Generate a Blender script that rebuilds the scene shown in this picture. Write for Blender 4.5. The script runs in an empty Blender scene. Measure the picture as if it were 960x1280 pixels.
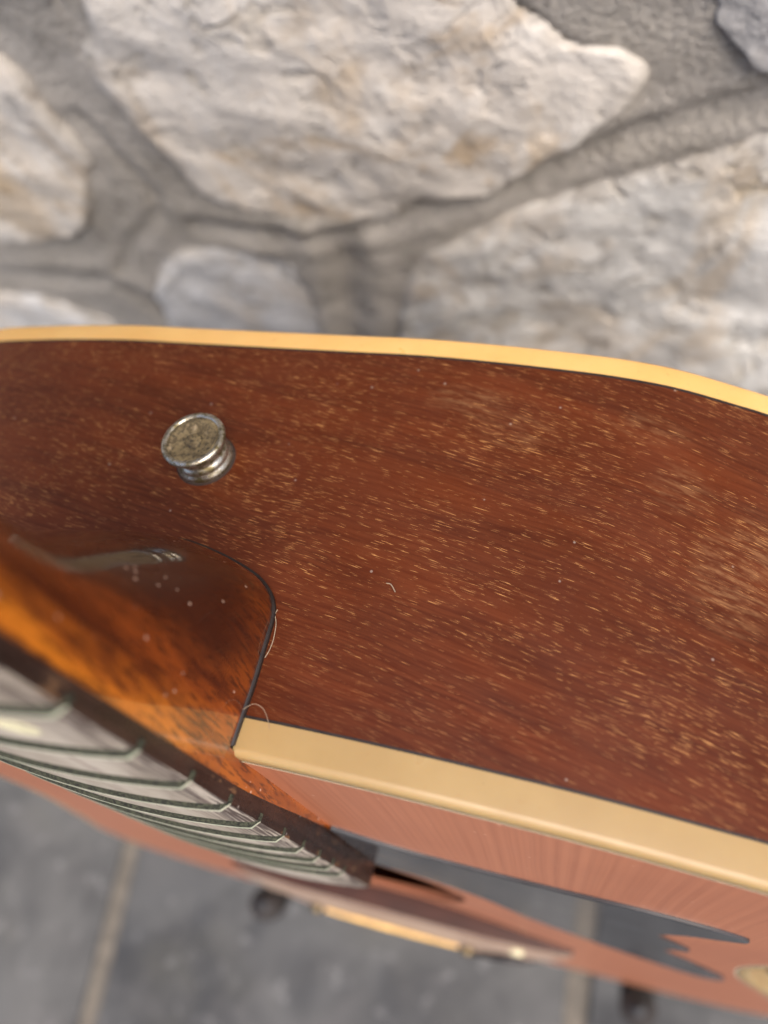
import bpy, bmesh, math, random
from mathutils import Vector, Matrix, noise

random.seed(7)
scene = bpy.context.scene
COL = scene.collection

# ------------------------------------------------------------------ frame of reference
# guitar coordinates in millimetres: t = towards the treble side, s = down the body from the
# neck joint, h = out of the soundboard.  The guitar leans back by LEAN.
LEAN = math.radians(15.0)
CL, SL = math.cos(LEAN), math.sin(LEAN)
FLOOR_DROP = 0.600            # height of the neck joint above the floor (m)
WALL_Y = 0.225                # face of the wall behind the neck joint (m)
TAIL = 508.0


def vec_world(t, s, h):
    return Vector((t, -h * CL - s * SL, -(s * CL - h * SL)))


def pt_world(t, s, h):
    v = vec_world(t, s, h) / 1000.0
    v.z += FLOOR_DROP
    return v


# ------------------------------------------------------------------ camera
CAM_R = ((0.95189226, 0.18793274, -0.24203805),
         (0.1094813, 0.52915133, 0.84143491),
         (-0.28620792, 0.82745402, -0.48311994))
CAM_C = (86.231, -133.972, 22.901)
FPX = 961.06
cx, cy, cz = (vec_world(*r).normalized() for r in CAM_R)
cam_data = bpy.data.cameras.new('camera')
cam = bpy.data.objects.new('camera', cam_data)
COL.objects.link(cam)
m = Matrix((cx, -cy, -cz)).transposed().to_4x4()
m.translation = pt_world(*CAM_C)
cam.matrix_world = m
cam_data.sensor_fit = 'VERTICAL'
cam_data.sensor_height = 36.0
cam_data.lens = FPX / 1280.0 * 36.0
cam_data.clip_start = 0.005
cam_data.clip_end = 100.0
cam_data.dof.use_dof = True
cam_data.dof.focus_distance = 0.151
cam_data.dof.aperture_fstop = 7.2
scene.camera = cam
CAM_POS = m.translation.copy()


def px_ray(x, y):
    return (cx * ((x - 480) / FPX) + cy * ((y - 640) / FPX) + cz)


def px_on_wall(x, y, yy=None):
    d = px_ray(x, y)
    k = ((WALL_Y if yy is None else yy) - CAM_POS.y) / d.y
    return CAM_POS + d * k


# ------------------------------------------------------------------ light
SUN_EL, SUN_AZ = math.radians(60), math.radians(128)   # azimuth clockwise from +Y
world = bpy.data.worlds.new('World')
scene.world = world
world.use_nodes = True
wnt = world.node_tree
sky = wnt.nodes.new('ShaderNodeTexSky')
sky.sky_type = 'NISHITA'
sky.sun_disc = False
sky.sun_elevation = SUN_EL
sky.sun_rotation = SUN_AZ
sky.air_density = 0.7
sky.dust_density = 4.0
sky.ozone_density = 0.6
bg = wnt.nodes['Background']
bg.inputs['Strength'].default_value = 0.15
wnt.links.new(sky.outputs[0], bg.inputs['Color'])
sun_data = bpy.data.lights.new('sun', 'SUN')
sun_data.energy = 1.5
sun_data.angle = math.radians(60)
sun_data.color = (1.0, 0.95, 0.87)
sun = bpy.data.objects.new('sun', sun_data)
COL.objects.link(sun)
sd = Vector((math.sin(SUN_AZ) * math.cos(SUN_EL), math.cos(SUN_AZ) * math.cos(SUN_EL), math.sin(SUN_EL)))
sun.rotation_euler = (-sd).to_track_quat('-Z', 'Y').to_euler()
sun.location = (0, -1, 3)
scene.view_settings.view_transform = 'Standard'
scene.view_settings.look = 'None'
scene.view_settings.exposure = 1.0
scene.view_settings.gamma = 1.0
scene.view_settings.use_curve_mapping = False
scene.render.engine = 'CYCLES'


# ------------------------------------------------------------------ node helpers
class Mat:
    def __init__(self, name):
        self.m = bpy.data.materials.new(name)
        self.m.use_nodes = True
        self.nt = self.m.node_tree
        self.b = self.nt.nodes['Principled BSDF']
        self.tc = self.nt.nodes.new('ShaderNodeTexCoord')
        self.geo = None

    def n(self, kind, **kw):
        nd = self.nt.nodes.new('ShaderNode' + kind)
        for k, v in kw.items():
            setattr(nd, k, v)
        return nd

    def put(self, sock, v):
        if isinstance(v, bpy.types.NodeSocket):
            self.nt.links.new(v, sock)
        elif v is not None:
            if hasattr(sock.default_value, '__len__') and len(sock.default_value) == 4 and len(v) == 3:
                v = (*v, 1)
            sock.default_value = v

    def math(self, op, a, b=None, c=None, clamp=False):
        nd = self.n('Math', operation=op, use_clamp=clamp)
        self.put(nd.inputs[0], a)
        if b is not None:
            self.put(nd.inputs[1], b)
        if c is not None:
            self.put(nd.inputs[2], c)
        return nd.outputs[0]

    def map(self, vec, scale=(1, 1, 1), loc=(0, 0, 0), rot=(0, 0, 0)):
        nd = self.n('Mapping')
        self.put(nd.inputs['Vector'], vec)
        nd.inputs['Scale'].default_value = scale
        nd.inputs['Location'].default_value = loc
        nd.inputs['Rotation'].default_value = rot
        return nd.outputs[0]

    def noise(self, vec, scale, detail=4, rough=0.55, dist=0.0):
        nd = self.n('TexNoise')
        self.put(nd.inputs['Vector'], vec)
        nd.inputs['Scale'].default_value = scale
        nd.inputs['Detail'].default_value = detail
        nd.inputs['Roughness'].default_value = rough
        nd.inputs['Distortion'].default_value = dist
        return nd.outputs['Fac']

    def voro(self, vec, scale, feature='F1', rnd=1.0):
        nd = self.n('TexVoronoi', feature=feature)
        self.put(nd.inputs['Vector'], vec)
        nd.inputs['Scale'].default_value = scale
        nd.inputs['Randomness'].default_value = rnd
        return nd.outputs['Distance']

    def ramp(self, fac, a, b, lo=0.0, hi=1.0):
        nd = self.n('MapRange')
        self.put(nd.inputs['Value'], fac)
        nd.inputs['From Min'].default_value = a
        nd.inputs['From Max'].default_value = b
        nd.inputs['To Min'].default_value = lo
        nd.inputs['To Max'].default_value = hi
        nd.interpolation_type = 'SMOOTHSTEP'
        return nd.outputs[0]

    def mix(self, fac, a, b, mode='MIX'):
        nd = self.n('Mix', data_type='RGBA', blend_type=mode)
        self.put(nd.inputs[0], fac)
        self.put(nd.inputs[6], a)
        self.put(nd.inputs[7], b)
        return nd.outputs[2]

    def bump(self, height, strength=0.3, dist=0.001, normal=None):
        nd = self.n('Bump')
        nd.inputs['Strength'].default_value = strength
        nd.inputs['Distance'].default_value = dist
        self.put(nd.inputs['Height'], height)
        if normal is not None:
            self.put(nd.inputs['Normal'], normal)
        return nd.outputs[0]

    def blob(self, u, v, u0, v0, ru, rv):
        """soft round spot in a uv plane"""
        a = self.math('DIVIDE', self.math('SUBTRACT', u, u0), ru)
        b = self.math('DIVIDE', self.math('SUBTRACT', v, v0), rv)
        d = self.math('ADD', self.math('MULTIPLY', a, a), self.math('MULTIPLY', b, b))
        return self.ramp(d, 1.0, 0.0)

    def out(self, color=None, rough=None, metal=None, normal=None, spec=None, coat=None, coat_rough=None):
        i = self.b.inputs
        for key, v in (('Base Color', color), ('Roughness', rough), ('Metallic', metal), ('Normal', normal),
                       ('Specular IOR Level', spec), ('Coat Weight', coat), ('Coat Roughness', coat_rough)):
            if v is not None:
                self.put(i[key], v)
        return self.m


def xyz(M, vec):
    nd = M.n('SeparateXYZ')
    M.put(nd.inputs[0], vec)
    return nd.outputs


# ------------------------------------------------------------------ materials
def mat_side():
    M = Mat('mahogany_side')
    uv = M.n('UVMap').outputs[0]            # u = metres along the rim, v = metres from the front
    rot = M.map(uv, rot=(0, 0, math.radians(11)))
    # wander of the grain
    w = M.noise(M.map(uv, (14, 30, 1)), 1.0, 2)
    wv = M.n('Combine' + 'XYZ')
    M.put(wv.inputs[1], M.math('MULTIPLY', M.math('SUBTRACT', w, 0.5), 0.006))
    add = M.n('VectorMath', operation='ADD')
    M.put(add.inputs[0], rot)
    M.put(add.inputs[1], wv.outputs[0])
    g = add.outputs[0]
    tone = M.noise(M.map(g, (14, 120, 1)), 1.0, 5, 0.6, 0.5)
    fine = M.noise(M.map(g, (80, 1400, 1)), 1.0, 4, 0.6)
    large = M.noise(M.map(uv, (20, 26, 1), (3.1, 1.7, 0)), 1.0, 3)
    col = M.mix(M.ramp(tone, 0.25, 0.78), (0.044, 0.0084, 0.0026), (0.094, 0.018, 0.004))
    col = M.mix(M.ramp(fine, 0.3, 0.75), col, M.mix(0.4, col, (0.17, 0.048, 0.016)))
    col = M.mix(M.ramp(large, 0.35, 0.7, 0.0, 0.4), col, (0.055, 0.012, 0.0042), 'MIX')
    # pores filled with pale gold
    p1 = M.noise(M.map(g, (270, 7400, 1), (0.3, 0.2, 0)), 1.0, 1.5, 0.5)
    p2 = M.noise(M.map(g, (190, 5600, 1), (7.3, 2.2, 0)), 1.0, 1.0, 0.5)
    dens = M.noise(M.map(uv, (34, 60, 1), (5, 2, 0)), 1.0, 3)
    th = M.ramp(dens, 0.2, 0.8, 0.70, 0.636)
    pore = M.ramp(M.math('SUBTRACT', p1, th), 0.0, 0.03)
    pore2 = M.ramp(M.math('SUBTRACT', p2, M.math('ADD', th, 0.012)), 0.0, 0.04)
    pores = M.math('MULTIPLY', M.math('MAXIMUM', pore, pore2), M.ramp(M.noise(M.map(uv, (420, 900, 1), (1, 9, 0)), 1.0, 2), 0.35, 0.62, 0.3, 1.0))
    s = xyz(M, uv)
    u, v = s[0], s[1]
    # fewer pores low down by the front binding near the heel
    keep = M.ramp(M.math('ADD', v, M.math('MULTIPLY', u, 0.18)), 0.012, 0.04, 0.25, 1.0)
    col = M.mix(M.math('MULTIPLY', M.math('MULTIPLY', pores, keep), 0.85), col, (0.58, 0.285, 0.098))
    # worn, hazy patches with their own outlines
    wn = M.ramp(M.noise(M.map(g, (160, 900, 1)), 1.0, 4, 0.7), 0.42, 0.68)
    wear = None
    for (u0, v0, ru, rv, a) in WEAR:
        bl = M.math('MULTIPLY', M.blob(u, v, u0, v0, ru, rv), a)
        wear = bl if wear is None else M.math('MAXIMUM', wear, bl)
    col = M.mix(M.math('MULTIPLY', wear, M.math('MULTIPLY', wn, 0.5)), col, (0.36, 0.19, 0.085))
    # dust specks
    sp = M.voro(M.map(uv, (150, 150, 1), (2, 4, 0)), 1.0)
    spm = M.ramp(sp, 0.055, 0.03)
    col = M.mix(M.math('MULTIPLY', spm, 0.25), col, (0.6, 0.5, 0.42))
    haze = M.noise(M.map(uv, (60, 90, 1)), 1.0, 4, 0.6)
    rough = M.math('ADD', M.ramp(haze, 0.3, 0.7, 0.30, 0.46), M.math('MULTIPLY', pores, 0.2))
    hgt = M.math('SUBTRACT', M.math('MULTIPLY', fine, 0.4), M.math('MULTIPLY', pores, 0.7))
    return M.out(col, rough, 0, M.bump(hgt, 0.25, 0.0002), 0.2)


def mat_binding(name, c1, c2):
    M = Mat(name)
    o = M.tc.outputs['Object']
    a = M.noise(o, 45, 4)
    b = M.noise(o, 420, 4, 0.65)
    col = M.mix(M.ramp(a, 0.3, 0.7), c1, c2)
    col = M.mix(M.ramp(b, 0.60, 0.78, 0, 0.3), col, (0.30, 0.15, 0.05))
    sp = M.ramp(M.voro(o, 260), 0.05, 0.02)
    col = M.mix(M.math('MULTIPLY', sp, 0.5), col, (0.16, 0.09, 0.04))
    M.b.inputs['Subsurface Weight'].default_value = 0.25
    M.b.inputs['Subsurface Radius'].default_value = (0.003, 0.0015, 0.0006)
    return M.out(col, M.ramp(a, 0.3, 0.7, 0.26, 0.4), 0, M.bump(b, 0.08, 0.0002), 0.5)


def mat_plain(name, c, rough=0.5, metal=0.0, var=0.25, scale=120, coat=0.0, bump=0.1):
    M = Mat(name)
    o = M.tc.outputs['Object']
    a = M.noise(o, scale, 5, 0.6)
    dark = tuple(x * (1 - var) for x in c)
    lite = tuple(min(1, x * (1 + var)) for x in c)
    return M.out(M.mix(M.ramp(a, 0.3, 0.7), dark, lite), M.ramp(a, 0.3, 0.7, max(0.03, rough * 0.85), min(1, rough * 1.2)),
                 metal, M.bump(a, bump, 0.0003), 0.5, coat, 0.15)


def mat_spruce():
    M = Mat('aged_spruce_top')
    o = M.tc.outputs['Object']
    s = xyz(M, o)
    wob = M.noise(M.map(o, (25, 1, 6)), 1.0, 3)
    x = M.math('ADD', s[0], M.math('MULTIPLY', wob, 0.006))
    cv = M.n('CombineXYZ')
    M.put(cv.inputs[0], x)
    bands = M.noise(M.map(cv.outputs[0], (640, 1, 1)), 1.0, 3, 0.55)
    silk = M.noise(M.map(o, (900, 1, 70)), 1.0, 3, 0.6)
    big = M.noise(o, 18, 3)
    col = M.mix(M.ramp(bands, 0.38, 0.66), (0.385, 0.143, 0.071), (0.305, 0.105, 0.051))
    col = M.mix(M.ramp(silk, 0.35, 0.7, 0, 0.45), col, (0.35, 0.135, 0.072))
    col = M.mix(M.ramp(big, 0.35, 0.7, 0, 0.3), col, (0.25, 0.082, 0.044))
    sp = M.ramp(M.voro(M.map(o, (160, 160, 160)), 1.0), 0.07, 0.03)
    col = M.mix(M.math('MULTIPLY', sp, 0.5), col, (0.75, 0.5, 0.36))
    return M.out(col, 0.38, 0, M.bump(M.math('ADD', bands, M.math('MULTIPLY', silk, 0.5)), 0.04, 0.0003), 0.4)


def mat_neck():
    M = Mat('sunburst_neck_wood')
    o = M.tc.outputs['Object']
    s = xyz(M, o)
    y, z = s[1], s[2]                       # y = depth behind the soundboard plane, z = up the neck
    g = M.map(o, (1, 1, 0.32), rot=(math.radians(14), math.radians(8), 0))
    tone = M.noise(M.map(g, (210, 210, 90)), 1.0, 5, 0.6, 0.4)
    fine = M.noise(M.map(g, (1700, 1700, 520)), 1.0, 3, 0.6)
    edge = M.math('ADD', y, M.math('MULTIPLY', M.math('SUBTRACT', tone, 0.5), 0.008))
    # clear amber lacquer near the fingerboard, dark burst over the heel and the back of the neck
    burst = M.ramp(edge, -0.004, 0.005)
    heel = M.ramp(M.math('SUBTRACT', z, (TAIL + 5) / 1000.0), 0.020, 0.001)     # 1 close to the body
    amber = M.mix(M.ramp(tone, 0.32, 0.68), (0.52, 0.152, 0.011), (0.31, 0.074, 0.008))
    red = M.mix(M.ramp(tone, 0.34, 0.66), (0.21, 0.044, 0.007), (0.06, 0.012, 0.004))
    redh = M.mix(M.ramp(tone, 0.34, 0.66), (0.36, 0.078, 0.009), (0.13, 0.025, 0.005))
    dark = M.mix(heel, red, redh)
    dark = M.mix(M.math('MULTIPLY', M.ramp(edge, 0.005, 0.0145), M.math('SUBTRACT', 1.0, M.math('MULTIPLY', heel, 0.55))), dark, (0.034, 0.0075, 0.003))
    amber = M.mix(M.math('MULTIPLY', heel, 0.6), amber, (0.26, 0.066, 0.011))
    col = M.mix(burst, amber, dark)
    col = M.mix(M.ramp(fine, 0.50, 0.62, 0, 0.9), col, M.mix(0.78, col, (0.02, 0.005, 0.003)))
    v = M.voro(M.map(o, (420, 420, 300), (1.3, 2.2, 0.4)), 1.0)
    rn = M.noise(o, 90, 2)
    sp = M.math('MULTIPLY', M.ramp(v, 0.14, 0.09), M.ramp(rn, 0.50, 0.57))
    col = M.mix(M.math('MULTIPLY', sp, 0.75), col, (0.70, 0.48, 0.36))
    M.b.inputs['Coat IOR'].default_value = 1.6
    return M.out(col, M.ramp(M.noise(o, 60, 3), 0.3, 0.7, 0.22, 0.36), 0, M.bump(fine, 0.03, 0.0002), 0.25, 1.0, 0.04)


def mat_board_top():
    M = Mat('dry_rosewood_board')
    o = M.tc.outputs['Object']
    st = M.noise(M.map(o, (900, 900, 45)), 1.0, 4, 0.65)
    big = M.noise(M.map(o, (120, 120, 40)), 1.0, 4)
    col = M.mix(M.ramp(big, 0.3, 0.7), (0.29, 0.245, 0.19), (0.40, 0.35, 0.285))
    col = M.mix(M.ramp(st, 0.52, 0.66, 0, 0.75), col, (0.16, 0.115, 0.095))
    # split, bare grain along the edges
    s = xyz(M, o)
    ed = M.ramp(M.math('ABSOLUTE', s[0]), 0.016, 0.0255)
    sp = M.noise(M.map(o, (1900, 1900, 60), (3, 3, 1)), 1.0, 3, 0.6)
    col = M.mix(M.math('MULTIPLY', ed, M.ramp(sp, 0.42, 0.54, 0, 0.92)), col, (0.04, 0.024, 0.02))
    return M.out(col, 0.62, 0, M.bump(M.math('ADD', st, sp), 0.35, 0.0004), 0.35)


def mat_board_side():
    M = Mat('dark_lacquered_board_edge')
    o = M.tc.outputs['Object']
    st = M.noise(M.map(o, (700, 700, 60)), 1.0, 4, 0.6)
    chips = M.noise(M.map(o, (160, 320, 130)), 1.0, 5, 0.7)
    col = M.mix(M.ramp(st, 0.3, 0.7), (0.012, 0.007, 0.006), (0.038, 0.020, 0.015))
    col = M.mix(M.ramp(chips, 0.60, 0.66, 0, 0.7), col, (0.20, 0.105, 0.05))
    col = M.mix(M.ramp(M.voro(M.map(o, (240, 240, 160)), 1.0), 0.08, 0.03, 0, 0.5), col, (0.5, 0.45, 0.4))
    return M.out(col, M.ramp(chips, 0.4, 0.7, 0.25, 0.5), 0, M.bump(chips, 0.3, 0.0003), 0.3)


def mat_fret():
    M = Mat('tarnished_fret_wire')
    o = M.tc.outputs['Object']
    a = M.noise(o, 900, 4, 0.7)
    b = M.noise(M.map(o, (220, 700, 700)), 1.0, 3)
    col = M.mix(M.ramp(b, 0.35, 0.65), (0.62, 0.60, 0.45), (0.42, 0.45, 0.32))
    col = M.mix(M.ramp(a, 0.55, 0.72, 0, 0.7), col, (0.09, 0.13, 0.08))
    return M.out(col, M.ramp(a, 0.3, 0.7, 0.28, 0.5), 0.35, M.bump(a, 0.35, 0.0003), 0.5)


def mat_grime():
    M = Mat('green_grime')
    o = M.tc.outputs['Object']
    a = M.noise(o, 1600, 4, 0.75)
    col = M.mix(M.ramp(a, 0.38, 0.60), (0.006, 0.006, 0.004), (0.06, 0.062, 0.038))
    return M.out(col, 0.85, 0, M.bump(a, 0.9, 0.0006), 0.3)


def mat_guard():
    M = Mat('black_pickguard_plastic')
    o = M.tc.outputs['Object']
    a = M.noise(o, 55, 4)
    scr = M.noise(M.map(o, (500, 1, 90), rot=(0, 0.5, 0)), 1.0, 3, 0.7)
    col = M.mix(M.ramp(a, 0.35, 0.7), (0.028, 0.030, 0.033), (0.05, 0.053, 0.057))
    d = M.ramp(M.voro(M.map(o, (190, 1, 120)), 1.0), 0.07, 0.03)
    col = M.mix(M.math('MULTIPLY', d, 0.3), col, (0.5, 0.5, 0.5))
    return M.out(col, M.ramp(a, 0.3, 0.7, 0.06, 0.14), 0, M.bump(scr, 0.02, 0.0002), 0.9)


def mat_button(face=False):
    M = Mat('corroded_nickel' + ('_face' if face else ''))
    o = M.tc.outputs['Object']
    a = M.noise(o, 420, 5, 0.65)
    b = M.noise(o, 1300, 4, 0.7)
    if face:
        col = M.mix(M.ramp(a, 0.36, 0.66), (0.21, 0.155, 0.075), (0.085, 0.06, 0.028))
        col = M.mix(M.ramp(b, 0.5, 0.64), col, (0.03, 0.022, 0.014))
        col = M.mix(M.ramp(M.noise(o, 300, 3), 0.60, 0.72, 0, 0.8), col, (0.38, 0.29, 0.17))
        return M.out(col, M.ramp(a, 0.3, 0.7, 0.5, 0.8), 0.2, M.bump(M.math('ADD', a, b), 0.5, 0.0006), 0.5)
    col = M.mix(M.ramp(a, 0.40, 0.62), (0.56, 0.51, 0.42), (0.17, 0.135, 0.065))
    col = M.mix(M.ramp(b, 0.56, 0.70, 0, 0.8), col, (0.035, 0.028, 0.015))
    return M.out(col, M.ramp(a, 0.35, 0.65, 0.18, 0.5), 0.9, M.bump(b, 0.25, 0.0003), 0.5)


def mat_bridge():
    M = Mat('bridge_rosewood')
    o = M.tc.outputs['Object']
    st = M.noise(M.map(o, (60, 500, 500)), 1.0, 4, 0.6)
    col = M.mix(M.ramp(st, 0.35, 0.65), (0.055, 0.019, 0.012), (0.032, 0.012, 0.008))
    return M.out(col, 0.55, 0, M.bump(st, 0.15, 0.0003), 0.25)


def mat_bridge_top():
    M = Mat('worn_sheen_bridge_top')
    o = M.tc.outputs['Object']
    st = M.noise(M.map(o, (50, 400, 400)), 1.0, 4, 0.6)
    col = M.mix(M.ramp(st, 0.35, 0.65), (0.36, 0.26, 0.19), (0.24, 0.16, 0.115))  # tan joins pale wear with a painted reflection of sky and floor
    return M.out(col, 0.4, 0, M.bump(st, 0.15, 0.0003), 0.5)


def mat_stone(name, c1, c2, c3, warm, bump=0.75, pits=0.0):
    M = Mat(name)
    o = M.tc.outputs['Object']
    oi = M.n('ObjectInfo').outputs['Random']
    off = M.n('VectorMath', operation='ADD')
    M.put(off.inputs[0], o)
    cb = M.n('CombineXYZ')
    M.put(cb.inputs[0], M.math('MULTIPLY', oi, 7.0))
    M.put(off.inputs[1], cb.outputs[0])
    v = off.outputs[0]
    a = M.noise(v, 9, 6, 0.6, 0.6)
    b = M.noise(v, 34, 6, 0.65, 0.3)
    c = M.noise(v, 130, 5, 0.7)
    e = M.noise(M.map(v, loc=(4, 1, 2)), 16, 5, 0.6, 1.2)
    col = M.mix(M.ramp(a, 0.35, 0.65), c1, c2)
    col = M.mix(M.ramp(b, 0.48, 0.72, 0, 0.75), col, c3)
    col = M.mix(M.ramp(e, 0.54, 0.68, 0, warm), col, (0.44, 0.30, 0.155))
    col = M.mix(M.ramp(c, 0.56, 0.74, 0, 0.6), col, (0.16, 0.14, 0.12))
    hgt = M.math('ADD', M.math('MULTIPLY', b, 1.0), M.math('MULTIPLY', c, 0.45))
    gm = M.noise(M.map(v, loc=(1, 6, 3)), 20, 5, 0.65, 0.6)
    col = M.mix(M.ramp(gm, 0.48, 0.68, 0, 0.5), col, (0.42, 0.395, 0.36))
    if pits:
        pt = M.noise(M.map(v, loc=(9, 3, 5)), 58, 4, 0.6, 0.8)
        pm = M.ramp(pt, 0.53, 0.66, 0, pits)
        col = M.mix(pm, col, M.mix(M.ramp(a, 0.4, 0.6), (0.42, 0.33, 0.19), (0.36, 0.335, 0.30)))
        hgt = M.math('SUBTRACT', hgt, M.math('MULTIPLY', pm, 0.8))
    stain = M.noise(M.map(v, (7, 7, 3.2), (2, 8, 1)), 1.6, 6, 0.62, 1.5)
    col = M.mix(M.ramp(stain, 0.50, 0.64, 0, warm), col, (0.50, 0.375, 0.235))
    # mortar smeared over the edges of the stone
    at = M.n('Attribute', attribute_name='rim')
    sm = M.math('ADD', at.outputs['Fac'], M.math('MULTIPLY', M.math('SUBTRACT', b, 0.5), 0.5))
    col = M.mix(M.ramp(sm, 0.22, 0.02, 0, 0.85), col, M.mix(M.ramp(c, 0.4, 0.65), (0.42, 0.375, 0.315), (0.27, 0.235, 0.195)))
    return M.out(col, 0.88, 0, M.bump(hgt, bump, 0.006), 0.3)


def mat_mortar():
    M = Mat('wall_mortar')
    o = M.tc.outputs['Object']
    a = M.noise(o, 12, 6, 0.6, 0.4)
    b = M.noise(o, 60, 5, 0.65)
    c = M.noise(o, 320, 4, 0.7)
    col = M.mix(M.ramp(a, 0.32, 0.68), (0.39, 0.35, 0.295), (0.56, 0.51, 0.445))
    col = M.mix(M.ramp(b, 0.5, 0.72, 0, 0.5), col, (0.21, 0.185, 0.155))
    col = M.mix(M.ramp(c, 0.56, 0.7, 0, 0.6), col, (0.085, 0.078, 0.07))
    col = M.mix(M.ramp(M.noise(M.map(o, loc=(5, 2, 7)), 22, 5, 0.65, 0.6), 0.5, 0.7, 0, 0.7), col, (0.58, 0.53, 0.46))
    return M.out(col, 0.92, 0, M.bump(M.math('ADD', b, M.math('MULTIPLY', c, 1.6)), 0.9, 0.004), 0.25)


def mat_slate():
    M = Mat('slate_paving')
    o = M.tc.outputs['Object']
    oi = M.n('ObjectInfo').outputs['Random']
    off = M.n('VectorMath', operation='ADD')
    M.put(off.inputs[0], o)
    cb = M.n('CombineXYZ')
    M.put(cb.inputs[1], M.math('MULTIPLY', oi, 5.0))
    M.put(off.inputs[1], cb.outputs[0])
    v = off.outputs[0]
    a = M.noise(v, 5, 6, 0.6, 0.8)
    b = M.noise(v, 24, 5, 0.6, 0.5)
    c = M.noise(v, 45, 4, 0.6)
    col = M.mix(M.ramp(a, 0.40, 0.60), (0.038, 0.0375, 0.037), (0.083, 0.081, 0.077))
    col = M.mix(M.ramp(b, 0.5, 0.75, 0, 0.5), col, (0.105, 0.10, 0.098))
    col = M.mix(M.ramp(c, 0.57, 0.70, 0, 0.6), col, (0.17, 0.165, 0.16))
    col = M.mix(M.ramp(M.noise(M.map(v, loc=(3, 2, 1)), 7, 4), 0.52, 0.7, 0, 0.45), col, (0.068, 0.064, 0.05))
    return M.out(col, M.ramp(b, 0.3, 0.7, 0.5, 0.75), 0, M.bump(M.math('ADD', a, b), 0.4, 0.004), 0.4)


# ------------------------------------------------------------------ object helpers
def tag(o, label=None, cat=None, group=None, kind=None):
    for k, v in (('label', label), ('category', cat), ('group', group), ('kind', kind)):
        if v:
            o[k] = v
    return o


def mesh_obj(name, verts, faces, mats, parent=None, smooth=True, fmat=None):
    me = bpy.data.meshes.new(name)
    me.from_pydata([tuple(v) for v in verts], [], faces)
    me.validate()
    for mt in (mats if isinstance(mats, (list, tuple)) else [mats]):
        me.materials.append(mt)
    bm = bmesh.new()
    bm.from_mesh(me)
    if fmat is not None:
        bm.faces.ensure_lookup_table()
        for f, i in zip(bm.faces, fmat):
            f.material_index = i
    bmesh.ops.recalc_face_normals(bm, faces=bm.faces)
    for f in bm.faces:
        f.smooth = smooth
    bm.to_mesh(me)
    bm.free()
    o = bpy.data.objects.new(name, me)
    COL.objects.link(o)
    if parent:
        o.parent = parent
    return o


def sharp(o, deg=35):
    me = o.data
    bm = bmesh.new()
    bm.from_mesh(me)
    for e in bm.edges:
        if len(e.link_faces) == 2 and e.calc_face_angle(0) > math.radians(deg):
            e.smooth = False
    bm.to_mesh(me)
    bm.free()
    return o


def bevel(o, w, seg=2):
    md = o.modifiers.new('bevel', 'BEVEL')
    md.width = w
    md.segments = seg
    md.limit_method = 'ANGLE'
    md.angle_limit = math.radians(40)
    return o


def G(t, s, h):
    """guitar millimetres -> local metres of the guitar's empty (base at the tail)"""
    return (t / 1000.0, -h / 1000.0, (TAIL - s) / 1000.0)


def lathe(profile, seg=40):
    """profile [(r, z)] round local +z"""
    vs, fs = [], []
    for r, z in profile:
        for k in range(seg):
            a = 2 * math.pi * k / seg
            vs.append((r * math.cos(a), r * math.sin(a), z))
    for i in range(len(profile) - 1):
        for k in range(seg):
            k2 = (k + 1) % seg
            fs.append((i * seg + k, i * seg + k2, (i + 1) * seg + k2, (i + 1) * seg + k))
    fs.append(tuple(range(seg)))
    fs.append(tuple((len(profile) - 1) * seg + k for k in range(seg)))
    return vs, fs


def tube(path, r, seg=10, caps=True):
    vs, fs = [], []
    n = len(path)
    P = [Vector(p) for p in path]
    up = None
    for i, p in enumerate(P):
        d = (P[min(i + 1, n - 1)] - P[max(i - 1, 0)]).normalized()
        if up is None:
            up = d.orthogonal().normalized()
        up = (up - d * up.dot(d)).normalized()
        b = d.cross(up)
        rr = r[i] if isinstance(r, (list, tuple)) else r
        for k in range(seg):
            a = 2 * math.pi * k / seg
            vs.append(p + (up * math.cos(a) + b * math.sin(a)) * rr)
    for i in range(n - 1):
        for k in range(seg):
            k2 = (k + 1) % seg
            fs.append((i * seg + k, i * seg + k2, (i + 1) * seg + k2, (i + 1) * seg + k))
    if caps:
        fs.append(tuple(range(seg)))
        fs.append(tuple((n - 1) * seg + k for k in range(seg)))
    return vs, fs


def bez(pts, n=10):
    """catmull-rom through the points"""
    P = [Vector(p) for p in pts]
    out = []
    for i in range(len(P) - 1):
        p0 = P[max(i - 1, 0)]; p1 = P[i]; p2 = P[i + 1]; p3 = P[min(i + 2, len(P) - 1)]
        for k in range(n):
            u = k / n
            out.append(0.5 * ((2 * p1) + (p2 - p0) * u + (2 * p0 - 5 * p1 + 4 * p2 - p3) * u * u + (3 * p1 - p0 - 3 * p2 + p3) * u ** 3))
    out.append(P[-1])
    return out


def interp(x, tab):
    if x <= tab[0][0]:
        return tab[0][1]
    for (a, va), (b, vb) in zip(tab, tab[1:]):
        if x <= b:
            u = (x - a) / (b - a)
            return va + (vb - va) * u
    return tab[-1][1]


def smooth_interp(x, tab):
    """monotone-ish cubic (catmull-rom on the table)"""
    if x <= tab[0][0]:
        return tab[0][1]
    for i in range(len(tab) - 1):
        a, va = tab[i]
        b, vb = tab[i + 1]
        if x <= b:
            u = (x - a) / (b - a)
            a0, v0 = tab[max(i - 1, 0)]
            b1, v1 = tab[min(i + 2, len(tab) - 1)]
            m0 = (vb - v0) / max(1e-9, b - a0) * (b - a)
            m1 = (v1 - va) / max(1e-9, b1 - a) * (b - a)
            return ((2 * u ** 3 - 3 * u * u + 1) * va + (u ** 3 - 2 * u * u + u) * m0 + (-2 * u ** 3 + 3 * u * u) * vb + (u ** 3 - u * u) * m1)
    return tab[-1][1]


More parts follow.
